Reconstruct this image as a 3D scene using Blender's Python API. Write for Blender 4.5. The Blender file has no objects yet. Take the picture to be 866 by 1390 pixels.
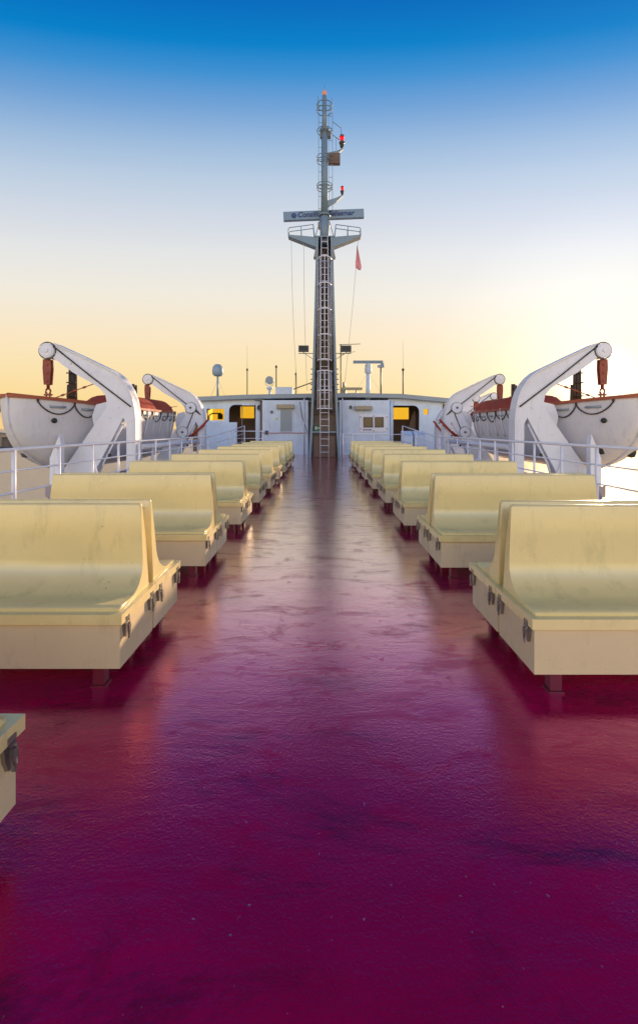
import bpy, bmesh, math, random
from mathutils import Vector, Matrix
random.seed(7)
sc = bpy.context.scene
COL = sc.collection
PI = math.pi
EYE = 1.57

# ------------------------------------------------------------------ materials
def newmat(name):
    m = bpy.data.materials.new(name); m.use_nodes = True
    nt = m.node_tree; b = nt.nodes['Principled BSDF']
    return m, nt, b
def N(nt, typ, **kw):
    n = nt.nodes.new(typ)
    for k, v in kw.items(): setattr(n, k, v)
    return n
def L(nt, a, b): nt.links.new(a, b)
def coords(nt, scale=(1,1,1), obj=False):
    tc = N(nt, 'ShaderNodeTexCoord'); mp = N(nt, 'ShaderNodeMapping')
    mp.inputs['Scale'].default_value = scale
    L(nt, tc.outputs['Object'], mp.inputs['Vector'])
    return mp.outputs['Vector']
def gcoords(nt, scale=(1,1,1)):
    g = N(nt, 'ShaderNodeNewGeometry'); mp = N(nt, 'ShaderNodeMapping')
    mp.inputs['Scale'].default_value = scale
    L(nt, g.outputs['Position'], mp.inputs['Vector'])
    return mp.outputs['Vector']
def noise(nt, vec, scale, detail=6, rough=.6, dist=0):
    n = N(nt, 'ShaderNodeTexNoise'); n.inputs['Scale'].default_value = scale
    n.inputs['Detail'].default_value = detail; n.inputs['Roughness'].default_value = rough
    n.inputs['Distortion'].default_value = dist
    L(nt, vec, n.inputs['Vector']); return n.outputs['Fac']
def ramp(nt, fac, stops):
    r = N(nt, 'ShaderNodeValToRGB'); e = r.color_ramp.elements
    while len(e) > 1: e.remove(e[-1])
    e[0].position = stops[0][0]; e[0].color = tuple(stops[0][1]) + (1,) if len(stops[0][1]) == 3 else stops[0][1]
    for p, c in stops[1:]:
        k = e.new(p); k.color = tuple(c) + (1,) if len(c) == 3 else c
    L(nt, fac, r.inputs['Fac']); return r.outputs['Color']
def mix(nt, fac, a, b, mode='MIX'):
    m = N(nt, 'ShaderNodeMix', data_type='RGBA', blend_type=mode)
    if isinstance(fac, float): m.inputs[0].default_value = fac
    else: L(nt, fac, m.inputs[0])
    for i, v in ((6, a), (7, b)):
        if isinstance(v, tuple): m.inputs[i].default_value = v + (1,)
        else: L(nt, v, m.inputs[i])
    return m.outputs[2]
def g(v): return (v, v, v)
def bump(nt, b, h, strength=.2, dist=.01):
    bp = N(nt, 'ShaderNodeBump'); bp.inputs['Strength'].default_value = strength
    bp.inputs['Distance'].default_value = dist
    L(nt, h, bp.inputs['Height']); L(nt, bp.outputs['Normal'], b.inputs['Normal']); return bp

def paint(name, col, dirt=(.2,.12,.07), amount=.35, rough=.4, spec=.5, scale=1.5, metal=0, bmp=.08):
    m, nt, b = newmat(name)
    v = gcoords(nt)
    n1 = noise(nt, v, scale, 8, .65)
    f1 = ramp(nt, n1, [(.45, g(0)), (.75, g(amount))])
    vs = gcoords(nt, (6, 6, .5))
    n2 = noise(nt, vs, 2.2, 5, .6)
    f2 = ramp(nt, n2, [(.55, g(0)), (.8, g(amount*.8))])
    c = mix(nt, f1, col, tuple(col[i]*.55 + dirt[i]*.45 for i in range(3)))
    c = mix(nt, f2, c, dirt)
    L(nt, c, b.inputs['Base Color'])
    r = ramp(nt, n1, [(.3, g(rough*.8)), (.7, g(min(1, rough*1.35)))])
    L(nt, r, b.inputs['Roughness'])
    b.inputs['Specular IOR Level'].default_value = spec
    b.inputs['Metallic'].default_value = metal
    if bmp: bump(nt, b, noise(nt, v, 14, 4), bmp, .01)
    return m

def gelcoat(name, col, stain, rough=.3, spec=.5):
    m, nt, b = newmat(name)
    v = gcoords(nt)
    n1 = noise(nt, v, 1.7, 8, .7)
    n2 = noise(nt, gcoords(nt, (1, 1, .35)), 6, 6, .7)
    n3 = noise(nt, v, 22, 4, .7)
    c = mix(nt, ramp(nt, n1, [(.35, g(0)), (.75, g(.5))]), col, tuple(x*.80 for x in col))
    c = mix(nt, ramp(nt, n2, [(.54, g(0)), (.74, g(.5))]), c, stain)
    c = mix(nt, ramp(nt, n3, [(.68, g(0)), (.74, g(.7))]), c, tuple(x*.35 for x in stain))
    L(nt, c, b.inputs['Base Color'])
    L(nt, ramp(nt, n1, [(.3, g(rough*.8)), (.75, g(rough*1.6))]), b.inputs['Roughness'])
    b.inputs['Specular IOR Level'].default_value = spec
    bump(nt, b, noise(nt, v, 5, 5), .12, .02)
    return m

M = {}
M['shell'] = gelcoat('bench_gelcoat', (.72, .57, .25), (.33, .29, .14), .20, .8)
M['box'] = gelcoat('locker_gelcoat', (.63, .49, .29), (.33, .26, .16), .4, .4)
M['white'] = paint('white_marine_paint', (.70, .70, .76), (.33, .2, .13), .3, .42)
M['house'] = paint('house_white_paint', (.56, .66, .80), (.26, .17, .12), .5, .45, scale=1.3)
M['rail'] = paint('rail_white_paint', (.72, .72, .78), (.4, .25, .18), .25, .35)
M['hull'] = paint('lifeboat_hull', (.66, .63, .64), (.22, .15, .13), .4, .38, scale=.9)
M['orange'] = paint('orange_red_paint', (.36, .085, .04), (.12, .03, .02), .4, .45)
M['block'] = paint('block_red_paint', (.27, .05, .03), (.06, .02, .02), .5, .5)
M['canvas'] = paint('red_canvas', (.34, .055, .03), (.1, .02, .02), .4, .8, .2)
M['tower'] = paint('mast_grey_paint', (.17, .25, .32), (.18, .11, .07), .4, .45, scale=1.1)
M['shade_dirt'] = paint('shade_and_dirt_brown', (.16, .115, .085), (.05, .03, .02), .5, .6)  # dirt plus the shade inside the open mast tower, put into one brown
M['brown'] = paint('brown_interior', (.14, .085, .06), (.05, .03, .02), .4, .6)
M['timber'] = paint('dark_timber', (.07, .045, .03), (.02, .015, .01), .5, .7)
M['metal'] = paint('latch_steel', (.28, .26, .22), (.07, .05, .03), .5, .35, metal=.8)
M['rope'] = paint('dark_rope', (.05, .045, .045), (.02, .02, .02), .3, .9, .2)
M['wire'] = paint('pale_halyard', (.45, .42, .40), (.2, .2, .2), .1, .8, .2)
M['black'] = paint('black_rubber', (.02, .02, .022), (.05, .04, .03), .3, .55)
M['darkgrey'] = paint('dark_grey_fitting', (.075, .075, .085), (.04, .03, .02), .3, .5)
M['leg'] = paint('maroon_leg_paint', (.12, .006, .022), (.03, .01, .01), .5, .35)
M['blue'] = paint('navy_lettering', (.01, .03, .16), (.01, .02, .1), .1, .4)
M['scan'] = paint('scanner_grey', (.17, .25, .35), (.2, .2, .2), .15, .4)
M['dome'] = paint('radome_grey_blue', (.25, .34, .42), (.15, .15, .15), .2, .4)
M['green'] = paint('green_sign', (.01, .16, .07), (.02, .1, .05), .1, .4)
M['flagred'] = paint('flag_red', (.62, .36, .42), (.2, .02, .03), .2, .8, .1)
M['shutter'] = paint('shutter_grey', (.27, .32, .36), (.25, .22, .2), .3, .5)
M['lampcover'] = paint('lamp_cover', (.34, .29, .20), (.15, .1, .05), .3, .4)
M['yellow'] = paint('yellow_sticker', (.6, .5, .03), (.3, .25, .05), .1, .5)
M['concrete'] = paint('quay_concrete', (.10, .09, .09), (.05, .05, .05), .4, .9)

def emis(name, col, s, base=None):
    m, nt, b = newmat(name)
    b.inputs['Base Color'].default_value = (base or col) + (1,)
    b.inputs['Emission Color'].default_value = col + (1,)
    b.inputs['Emission Strength'].default_value = s
    return m
M['redlamp'] = emis('lit_red_lamp', (1, .0, .0), .55, (.3, 0, 0))
M['amberlamp'] = emis('lit_amber_lamp', (1, .30, .10), .22, (.3, .12, .05))

def amber():
    m = bpy.data.materials.new('amber_glass'); m.use_nodes = True
    nt = m.node_tree; b = nt.nodes['Principled BSDF']; out = nt.nodes['Material Output']
    t = N(nt, 'ShaderNodeBsdfTransparent'); t.inputs['Color'].default_value = (1, .86, .30, 1)
    b.inputs['Base Color'].default_value = (.4, .25, .05, 1); b.inputs['Roughness'].default_value = .1
    mx = N(nt, 'ShaderNodeMixShader'); mx.inputs[0].default_value = .08
    L(nt, t.outputs[0], mx.inputs[1]); L(nt, b.outputs[0], mx.inputs[2]); L(nt, mx.outputs[0], out.inputs['Surface'])
    return m
M['amber'] = amber()
def dkglass():
    m, nt, b = newmat('dark_window_glass')
    b.inputs['Base Color'].default_value = (.10, .075, .045, 1); b.inputs['Roughness'].default_value = .12
    return m
M['glass'] = dkglass()

def deckmat():
    m, nt, b = newmat('wet_maroon_deck_paint')
    v = gcoords(nt)
    big = noise(nt, v, .55, 6, .6, .4)
    med = noise(nt, v, 2.6, 8, .68, .6)
    streak = noise(nt, gcoords(nt, (.6, 2.2, 1)), 1.6, 7, .65, .8)
    fine = noise(nt, v, 70, 4, .62)
    vor = N(nt, 'ShaderNodeTexVoronoi'); vor.inputs['Scale'].default_value = 105; L(nt, v, vor.inputs['Vector'])
    c = mix(nt, ramp(nt, big, [(.35, g(0)), (.7, g(1))]), (.54, .002, .078), (.34, .001, .036))
    c = mix(nt, ramp(nt, med, [(.58, g(0)), (.72, g(.5))]), c, (.14, .004, .022))
    c = mix(nt, ramp(nt, streak, [(.58, g(0)), (.78, g(.6))]), c, (.56, .003, .12))
    chip = noise(nt, v, 48, 2, .5)
    c = mix(nt, ramp(nt, chip, [(.73, g(0)), (.75, g(.85))]), c, (.35, .25, .27))
    chip2 = noise(nt, v, 7, 6, .75)
    c = mix(nt, ramp(nt, chip2, [(.68, g(0)), (.73, g(.85))]), c, (.035, .006, .012))
    smr = noise(nt, gcoords(nt, (.5, 1.6, 1)), 1.1, 7, .7, .5)
    c = mix(nt, ramp(nt, smr, [(.54, g(0)), (.64, g(.8))]), c, (.05, .006, .016))
    L(nt, c, b.inputs['Base Color'])
    r = ramp(nt, streak, [(.3, g(.16)), (.5, g(.24)), (.75, g(.42))])
    rough = ramp(nt, med, [(.35, g(.025)), (.58, g(.055)), (.72, g(.22))])
    def mul(a, k):
        h = N(nt, 'ShaderNodeMath', operation='MULTIPLY'); L(nt, a, h.inputs[0]); h.inputs[1].default_value = k; return h.outputs[0]
    def add(a, c_):
        h = N(nt, 'ShaderNodeMath', operation='ADD'); L(nt, a, h.inputs[0]); L(nt, c_, h.inputs[1]); return h.outputs[0]
    rip = noise(nt, gcoords(nt, (.55, 1.9, 1)), 4.5, 7, .70, .7)
    broad = noise(nt, v, 1.3, 3, .5)
    pud = noise(nt, gcoords(nt, (.45, 1.5, 1)), 2.1, 9, .72, .7)
    wet = ramp(nt, pud, [(.40, g(.12)), (.58, g(1))])
    fm = N(nt, 'ShaderNodeMath', operation='MULTIPLY'); L(nt, fine, fm.inputs[0]); L(nt, wet, fm.inputs[1])
    h = add(add(mul(fm.outputs[0], .52), mul(vor.outputs['Distance'], .20)), add(mul(rip, .42), add(mul(chip2, .25), mul(broad, .8))))
    bp = bump(nt, b, h, .24, .010)
    b.inputs['Roughness'].default_value = .6; b.inputs['Specular IOR Level'].default_value = 0
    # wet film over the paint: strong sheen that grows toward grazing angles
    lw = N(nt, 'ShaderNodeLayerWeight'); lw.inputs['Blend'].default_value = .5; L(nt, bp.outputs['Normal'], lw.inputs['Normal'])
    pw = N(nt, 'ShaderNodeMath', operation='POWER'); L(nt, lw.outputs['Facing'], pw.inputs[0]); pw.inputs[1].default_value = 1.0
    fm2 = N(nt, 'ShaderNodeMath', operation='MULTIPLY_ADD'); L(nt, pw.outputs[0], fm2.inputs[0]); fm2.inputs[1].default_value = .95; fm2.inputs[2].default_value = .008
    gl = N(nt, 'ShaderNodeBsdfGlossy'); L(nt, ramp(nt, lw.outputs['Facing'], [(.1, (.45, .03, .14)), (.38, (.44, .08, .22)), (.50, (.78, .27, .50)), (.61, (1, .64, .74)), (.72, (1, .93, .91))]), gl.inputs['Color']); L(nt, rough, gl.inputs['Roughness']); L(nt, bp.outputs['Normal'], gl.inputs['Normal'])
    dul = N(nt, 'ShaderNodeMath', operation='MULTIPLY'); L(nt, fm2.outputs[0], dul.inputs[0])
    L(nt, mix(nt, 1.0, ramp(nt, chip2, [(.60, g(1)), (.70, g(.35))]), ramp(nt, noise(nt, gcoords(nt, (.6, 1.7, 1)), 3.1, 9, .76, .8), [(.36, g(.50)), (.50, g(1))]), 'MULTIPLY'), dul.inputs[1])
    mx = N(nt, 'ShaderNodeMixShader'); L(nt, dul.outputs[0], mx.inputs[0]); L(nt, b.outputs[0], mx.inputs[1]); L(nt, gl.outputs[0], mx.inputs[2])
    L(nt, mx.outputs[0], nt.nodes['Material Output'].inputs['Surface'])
    return m
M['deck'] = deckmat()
def seamat():
    m, nt, b = newmat('sea_water')
    b.inputs['Base Color'].default_value = (.50, .39, .25, 1)
    b.inputs['Roughness'].default_value = .6; b.inputs['Specular IOR Level'].default_value = 0
    n = noise(nt, gcoords(nt, (.35, 1, 1)), .30, 8, .68)
    bp = bump(nt, b, n, .5, 1.2)
    gl = N(nt, 'ShaderNodeBsdfGlossy'); gl.inputs['Color'].default_value = (.95, .78, .53, 1); gl.inputs['Roughness'].default_value = .6; L(nt, bp.outputs['Normal'], gl.inputs['Normal'])
    mx = N(nt, 'ShaderNodeMixShader'); mx.inputs[0].default_value = .55; L(nt, b.outputs[0], mx.inputs[1]); L(nt, gl.outputs[0], mx.inputs[2])
    L(nt, mx.outputs[0], nt.nodes['Material Output'].inputs['Surface'])
    return m
M['sea'] = seamat()

# ------------------------------------------------------------------ mesh builder
class MB:
    def __init__(s): s.bm = bmesh.new()
    def box(s, x0, x1, y0, y1, z0, z1):
        vs = [s.bm.verts.new(p) for p in ((x0,y0,z0),(x1,y0,z0),(x1,y1,z0),(x0,y1,z0),(x0,y0,z1),(x1,y0,z1),(x1,y1,z1),(x0,y1,z1))]
        for f in ((3,2,1,0),(4,5,6,7),(0,1,5,4),(1,2,6,5),(2,3,7,6),(3,0,4,7)): s.bm.faces.new([vs[i] for i in f])
        return vs
    def prism(s, pts, a, b, axis='Y'):
        """pts: 2D outline; axis Y -> (x,z) extruded y=a..b ; axis X -> (y,z) extruded x=a..b ; Z -> (x,y)"""
        def P(p, t):
            return {'Y': (p[0], t, p[1]), 'X': (t, p[0], p[1]), 'Z': (p[0], p[1], t)}[axis]
        A = [s.bm.verts.new(P(p, a)) for p in pts]; B = [s.bm.verts.new(P(p, b)) for p in pts]
        fs = [s.bm.faces.new(A), s.bm.faces.new(B[::-1])]
        n = len(pts)
        for i in range(n): fs.append(s.bm.faces.new((A[i], B[i], B[(i+1)%n], A[(i+1)%n])))
        return A, B
    def tube(s, pts, r, n=8, closed=False, r2=None):
        pts = [Vector(p) for p in pts]; m = len(pts); rings = []
        up = Vector((0,0,1))
        for i, p in enumerate(pts):
            if closed: d = (pts[(i+1)%m] - pts[i-1])
            elif i == 0: d = pts[1]-pts[0]
            elif i == m-1: d = pts[-1]-pts[-2]
            else: d = (pts[i+1]-pts[i]).normalized() + (pts[i]-pts[i-1]).normalized()
            d.normalize()
            u = d.cross(Vector((0,0,1)) if abs(d.z) < .95 else Vector((1,0,0))).normalized()
            w = d.cross(u).normalized()
            rr = r if r2 is None else r + (r2-r)*i/(m-1)
            rings.append([s.bm.verts.new(p + rr*(math.cos(2*PI*k/n)*u + math.sin(2*PI*k/n)*w)) for k in range(n)])
        rng = range(m) if closed else range(m-1)
        for i in rng:
            A, B = rings[i], rings[(i+1)%m]
            for k in range(n):
                f = s.bm.faces.new((A[k], A[(k+1)%n], B[(k+1)%n], B[k])); f.smooth = True
        if not closed:
            s.bm.faces.new(rings[0][::-1]); s.bm.faces.new(rings[-1])
    def cyl(s, c, axis, r, h, n=20, r2=None):
        c = Vector(c); ax = {'X': Vector((1,0,0)), 'Y': Vector((0,1,0)), 'Z': Vector((0,0,1))}[axis]
        s.tube([c, c+ax*h], r, n, r2=r2)
    def lathe(s, prof, c, n=20):
        c = Vector(c); rings = []
        for r, z in prof:
            if r < 1e-5: rings.append([s.bm.verts.new(c+Vector((0,0,z)))])
            else: rings.append([s.bm.verts.new(c+Vector((r*math.cos(2*PI*k/n), r*math.sin(2*PI*k/n), z))) for k in range(n)])
        for A, B in zip(rings, rings[1:]):
            for k in range(n):
                k2 = (k+1) % n
                if len(A) == 1 and len(B) == 1: continue
                if len(A) == 1: f = s.bm.faces.new((A[0], B[k], B[k2]))
                elif len(B) == 1: f = s.bm.faces.new((A[k], A[k2], B[0]))
                else: f = s.bm.faces.new((A[k], A[k2], B[k2], B[k]))
                f.smooth = True
    def sphere(s, c, r, sc_=(1,1,1)):
        mt = Matrix.Translation(Vector(c)) @ Matrix.Diagonal((sc_[0], sc_[1], sc_[2], 1))
        res = bmesh.ops.create_uvsphere(s.bm, u_segments=16, v_segments=10, radius=r, matrix=mt)
        for v in res['verts']:
            for f in v.link_faces: f.smooth = True
    def bevel(s, w, seg=2, ang=25):
        es = []
        for e in s.bm.edges:
            if len(e.link_faces) == 2 and e.calc_face_angle(0) > math.radians(ang): es.append(e)
        bmesh.ops.recalc_face_normals(s.bm, faces=s.bm.faces)
        r = bmesh.ops.bevel(s.bm, geom=es, offset=w, segments=seg, affect='EDGES', profile=.5, clamp_overlap=True)
        for f in r['faces']: f.smooth = True
        return s
    def build(s, name, mat, parent=None, smooth=False):
        bmesh.ops.recalc_face_normals(s.bm, faces=s.bm.faces)
        me = bpy.data.meshes.new(name); s.bm.to_mesh(me); s.bm.free()
        me.materials.append(mat)
        if smooth:
            for p in me.polygons: p.use_smooth = True
        o = bpy.data.objects.new(name, me); COL.objects.link(o)
        if parent is not None:
            o.parent = parent
            # meshes are written in the thing's local space
        return o

def thing(name, label, cat, loc=(0,0,0), group=None):
    o = bpy.data.objects.new(name, None); COL.objects.link(o)
    o.empty_display_size = .2
    o.location = loc; o['label'] = label; o['category'] = cat
    if group: o['group'] = group
    return o
def tag(o, label, cat, group=None):
    o['label'] = label; o['category'] = cat
    if group: o['group'] = group
    return o
def structure(o): o['kind'] = 'structure'; return o
def copy_tree(o, parent=None):
    c = o.copy(); COL.objects.link(c); c.parent = parent
    for ch in list(o.children): copy_tree(ch, c)
    return c

# ------------------------------------------------------------------ setting
m = MB()
m.prism([(-2.0+0, -3), (2, -3), (5.15, -3), (5.15, 30.5), (-4.95, 30.5), (-4.95, -3)], -.3, 0, 'Z')
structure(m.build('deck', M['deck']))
# davit wings outside the railings
for s in (-1, 1):
    c = .12
    m = MB()
    pts = [(c+s*5.06, 7.6), (c+s*7.4, 11.6), (c+s*7.9, 12.0), (c+s*7.9, 30.5), (c+s*5.06, 30.5)]
    m.prism(pts, -.35, -.02, 'Z')
    structure(m.build('side_deck', paint('side_deck_paint', (.33, .26, .30), (.15, .1, .1), .4, .5)))
    m = MB(); m.box(c+s*4.99-.05, c+s*4.99+.05, -3, 26, .0, .09); m.bevel(.012)
    structure(m.build('deck_kerb', M['rail']))
# the ship under the deck
m = MB()
m.prism([(-4.9, -3), (5.1, -3), (5.1, 7.5), (7.9, 12), (7.9, 60), (-7.7, 60), (-7.7, 12), (-4.9, 7.5)], -12.4, -.36, 'Z')
structure(m.build('ship_hull', M['house']))
m = MB(); R = 30000
m.prism([(-R, -3000), (R, -3000), (R, R), (-R, R)], -13.0, -12.0, 'Z')
structure(m.build('sea', M['sea']))

# ------------------------------------------------------------------ benches
BL, BD = 1.95, .525       # length along x, depth
def bench_parts(root):
    # local space: aisle end at x=0, bench runs to +x; front edge at y=0 facing -y
    b = MB(); b.box(.022, BL-.022, .022, BD-.012, .13, .405); b.bevel(.012, 2)
    b.build('locker_box', M['box'], root)
    sh = MB()
    sh.box(0, BL, 0, BD, .402, .462); sh.bevel(.016, 3)
    # raised pan and back rest, a profile drawn in y,z and stepped in from the ends
    prof = [(.045, .455), (.045, .482), (.09, .489), (.15, .486), (.20, .487)]
    cx_, cz_, rr = .205, .692, .205
    for k in range(1, 11):
        a = -PI/2 + (PI/2-.10)*k/10
        prof.append((cx_ + rr*math.cos(a), cz_ + rr*math.sin(a)))
    prof += [(.417, .82), (.428, 1.035), (.434, 1.05), (.458, 1.05), (.464, 1.04), (.478, .80), (.498, .455)]
    bm = sh.bm
    def ring(x, inset):
        vs = []
        for (y, z) in prof:
            t = max(0, (z-.5)/.55)
            vs.append(bm.verts.new((x + inset*t*.035, y, z)))
        return vs
    xs = [.035, BL-.035]
    A = ring(xs[0], 1); B = ring(xs[1], -1)
    f1 = bm.faces.new(A); f2 = bm.faces.new(B[::-1])
    n = len(prof); sides = []
    for i in range(n): sides.append(bm.faces.new((A[i], B[i], B[(i+1)%n], A[(i+1)%n])))
    es = list(f1.edges) + list(f2.edges)
    r = bmesh.ops.bevel(bm, geom=es, offset=.014, segments=3, affect='EDGES', profile=.5, clamp_overlap=True)
    for f in r['faces']: f.smooth = True
    for f in bm.faces:
        if abs(f.normal.x) < .3 and len(f.verts) == 4 and f.calc_center_median().z > .485: f.smooth = True
    sh.build('seat_shell', M['shell'], root)
    for y in (.075, BD-.075):
        lt = MB()
        lt.prism([(y-.028, .392), (y+.028, .392), (y+.022, .345), (y+.004, .30), (y-.006, .30), (y-.02, .345)], .006, .022, 'X')
        lt.tube([(0.0, y-.018, .405), (-.012, y-.016, .37), (-.016, y-.006, .325), (-.014, y+.004, .325), (-.012, y+.016, .37), (0.0, y+.018, .405)], .0045, 6)
        lt.box(-.006, .008, y-.02, y+.02, .408, .430)
        lt.prism([(y-.009, .385), (y+.009, .385), (y+.006, .30), (y-.006, .292)], -.016, -.004, 'X')
        lt.build('latch', M['metal'], root)
    for x in (.17, BL-.17):
        for y in (.09, BD-.10):
            lg = MB(); lg.box(x-.035, x+.035, y-.03, y+.03, 0, .131)
            lg.box(x-.045, x+.045, y-.04, y+.04, 0, .010)
            lg.build('leg', M['leg'], root)

ordn = ['first', 'second', 'third', 'fourth', 'fifth', 'sixth', 'seventh', 'eighth', 'ninth']
P = 1.93
proto = {}
def place(side, x, y, facing, label, grp):
    key = 0
    if key not in proto:
        r = thing('locker_bench', label, 'bench', (0,0,0), grp); bench_parts(r); proto[key] = r
    else:
        r = copy_tree(proto[key])
    r['label'] = label; r['group'] = grp
    # a far-facing module on the right = rotated 180 ; mirrored ones use negative x scale
    sx = 1 if side > 0 else -1
    sy = 1 if facing == 'near' else -1
    r.location = (x, y if sy == 1 else y + BD, 0)
    r.scale = (sx, sy, 1)
    return r
for side in (1, -1):
    sn = 'right' if side > 0 else 'left'
    x = 1.225 if side > 0 else -1.185
    y0 = 2.47 if side > 0 else 2.53
    for k in range(9):
        j = random.uniform(-.02, .02) if k else 0
        for facing in ('near', 'far'):
            way = 'seat facing the camera' if facing == 'near' else 'seat facing the mast'
            lab = f'yellow locker bench, {way}, in the {ordn[k]} pair right beside the aisle' if False else \
                  f'cream bench {way[5:]}, {ordn[k]} pair from the camera, {sn} of the aisle'
            yy = y0 + k*P + j + (0 if facing == 'near' else BD + .008)
            place(side, x + j*.5, yy, facing, lab, 'moulded cream benches in pairs along the red deck')
place(-1, -1.15, 1.655-BD, 'far', 'cream bench end cut off at the left edge of the photo, nearest of all', 'moulded cream benches in pairs along the red deck')

# ------------------------------------------------------------------ railings
CX = .12
def railing(side):
    sn = 'left' if side < 0 else 'right'
    r = thing('railing', f'white three bar tubular railing along the {sn} edge of the deck', 'railing', (CX+side*4.87, 5.4, 0), 'white deck railings')
    o = r.location
    def T(x, y, z): return (x-o.x, y-o.y, z-o.z)
    X = CX + side*4.87
    yend = 18.6
    def path(z, dz): return [T(X, 4.6, z), T(X, yend, z), T(X-side*.35, yend+2.2, z+dz*.5), T(X-side*.75, yend+3.6, z+dz)]
    for nm, z, rad, dz in (('top_rail', 1.25, .028, .48), ('middle_rail', .92, .016, .42), ('lower_rail', .58, .016, .36), ('lower_rail', .27, .016, .3)):
        m = MB(); m.tube(path(z, dz), rad, 8); m.build(nm, M['rail'], r)
    ys = [5.45+1.13*k for k in range(12)]
    for k, y in enumerate(ys):
        m = MB(); m.tube([T(X, y, 0), T(X, y, 1.24)], .033 if k < 3 else .026, 8)
        if k in (3, 7, 11):
            m.tube([T(X-side*.0, y, .95), T(X+side*.02, y+.55, 0.0)], .024, 8)
        m.build('post', M['rail'], r)
    for (dx, y, z) in ((.35, yend+2.2, 1.5), (.75, yend+3.6, 1.73)):
        m = MB(); m.tube([T(X-side*dx, y, 0), T(X-side*dx, y, z)], .026, 8); m.build('post', M['rail'], r)
railing(-1); railing(1)
# cross railings before the house
def crossrail(x0, x1, y, z, label, ladder=None):
    r = thing('railing', label, 'railing', ((x0+x1)/2, y, 0), 'white deck railings'); o = r.location
    for nm, zz, rad in (('top_rail', z, .024), ('middle_rail', z-.38, .015), ('lower_rail', z-.75, .015)):
        m = MB(); m.tube([(x0-o.x, 0, zz), (x1-o.x, 0, zz)], rad, 8); m.build(nm, M['rail'], r)
    n = max(2, int((x1-x0)/1.1)+1)
    for k in range(n):
        x = x0 + (x1-x0)*k/(n-1); m = MB(); m.tube([(x-o.x, 0, 0), (x-o.x, 0, z)], .024, 8); m.build('post', M['rail'], r)
crossrail(-4.6, -3.1, 22.4, 1.45, 'short white railing across the deck before the left doorway')
crossrail(1.2, 4.5, 23.0, 1.27, 'white railing across the deck before the right wall panel')
r = thing('ladder', 'short white upright ladder beside the mast foot, right of the aisle', 'ladder', (1.43, 22.85, 0))
for dx in (-.26, .26):
    m = MB(); m.tube([(dx, 0, 0), (dx, 0, 1.32)], .03, 8); m.build('stile', M['rail'], r)
for k in range(4):
    m = MB(); m.tube([(-.26, 0, .22+.3*k), (.26, 0, .22+.3*k)], .02, 6); m.build('rung', M['rail'], r)

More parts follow.
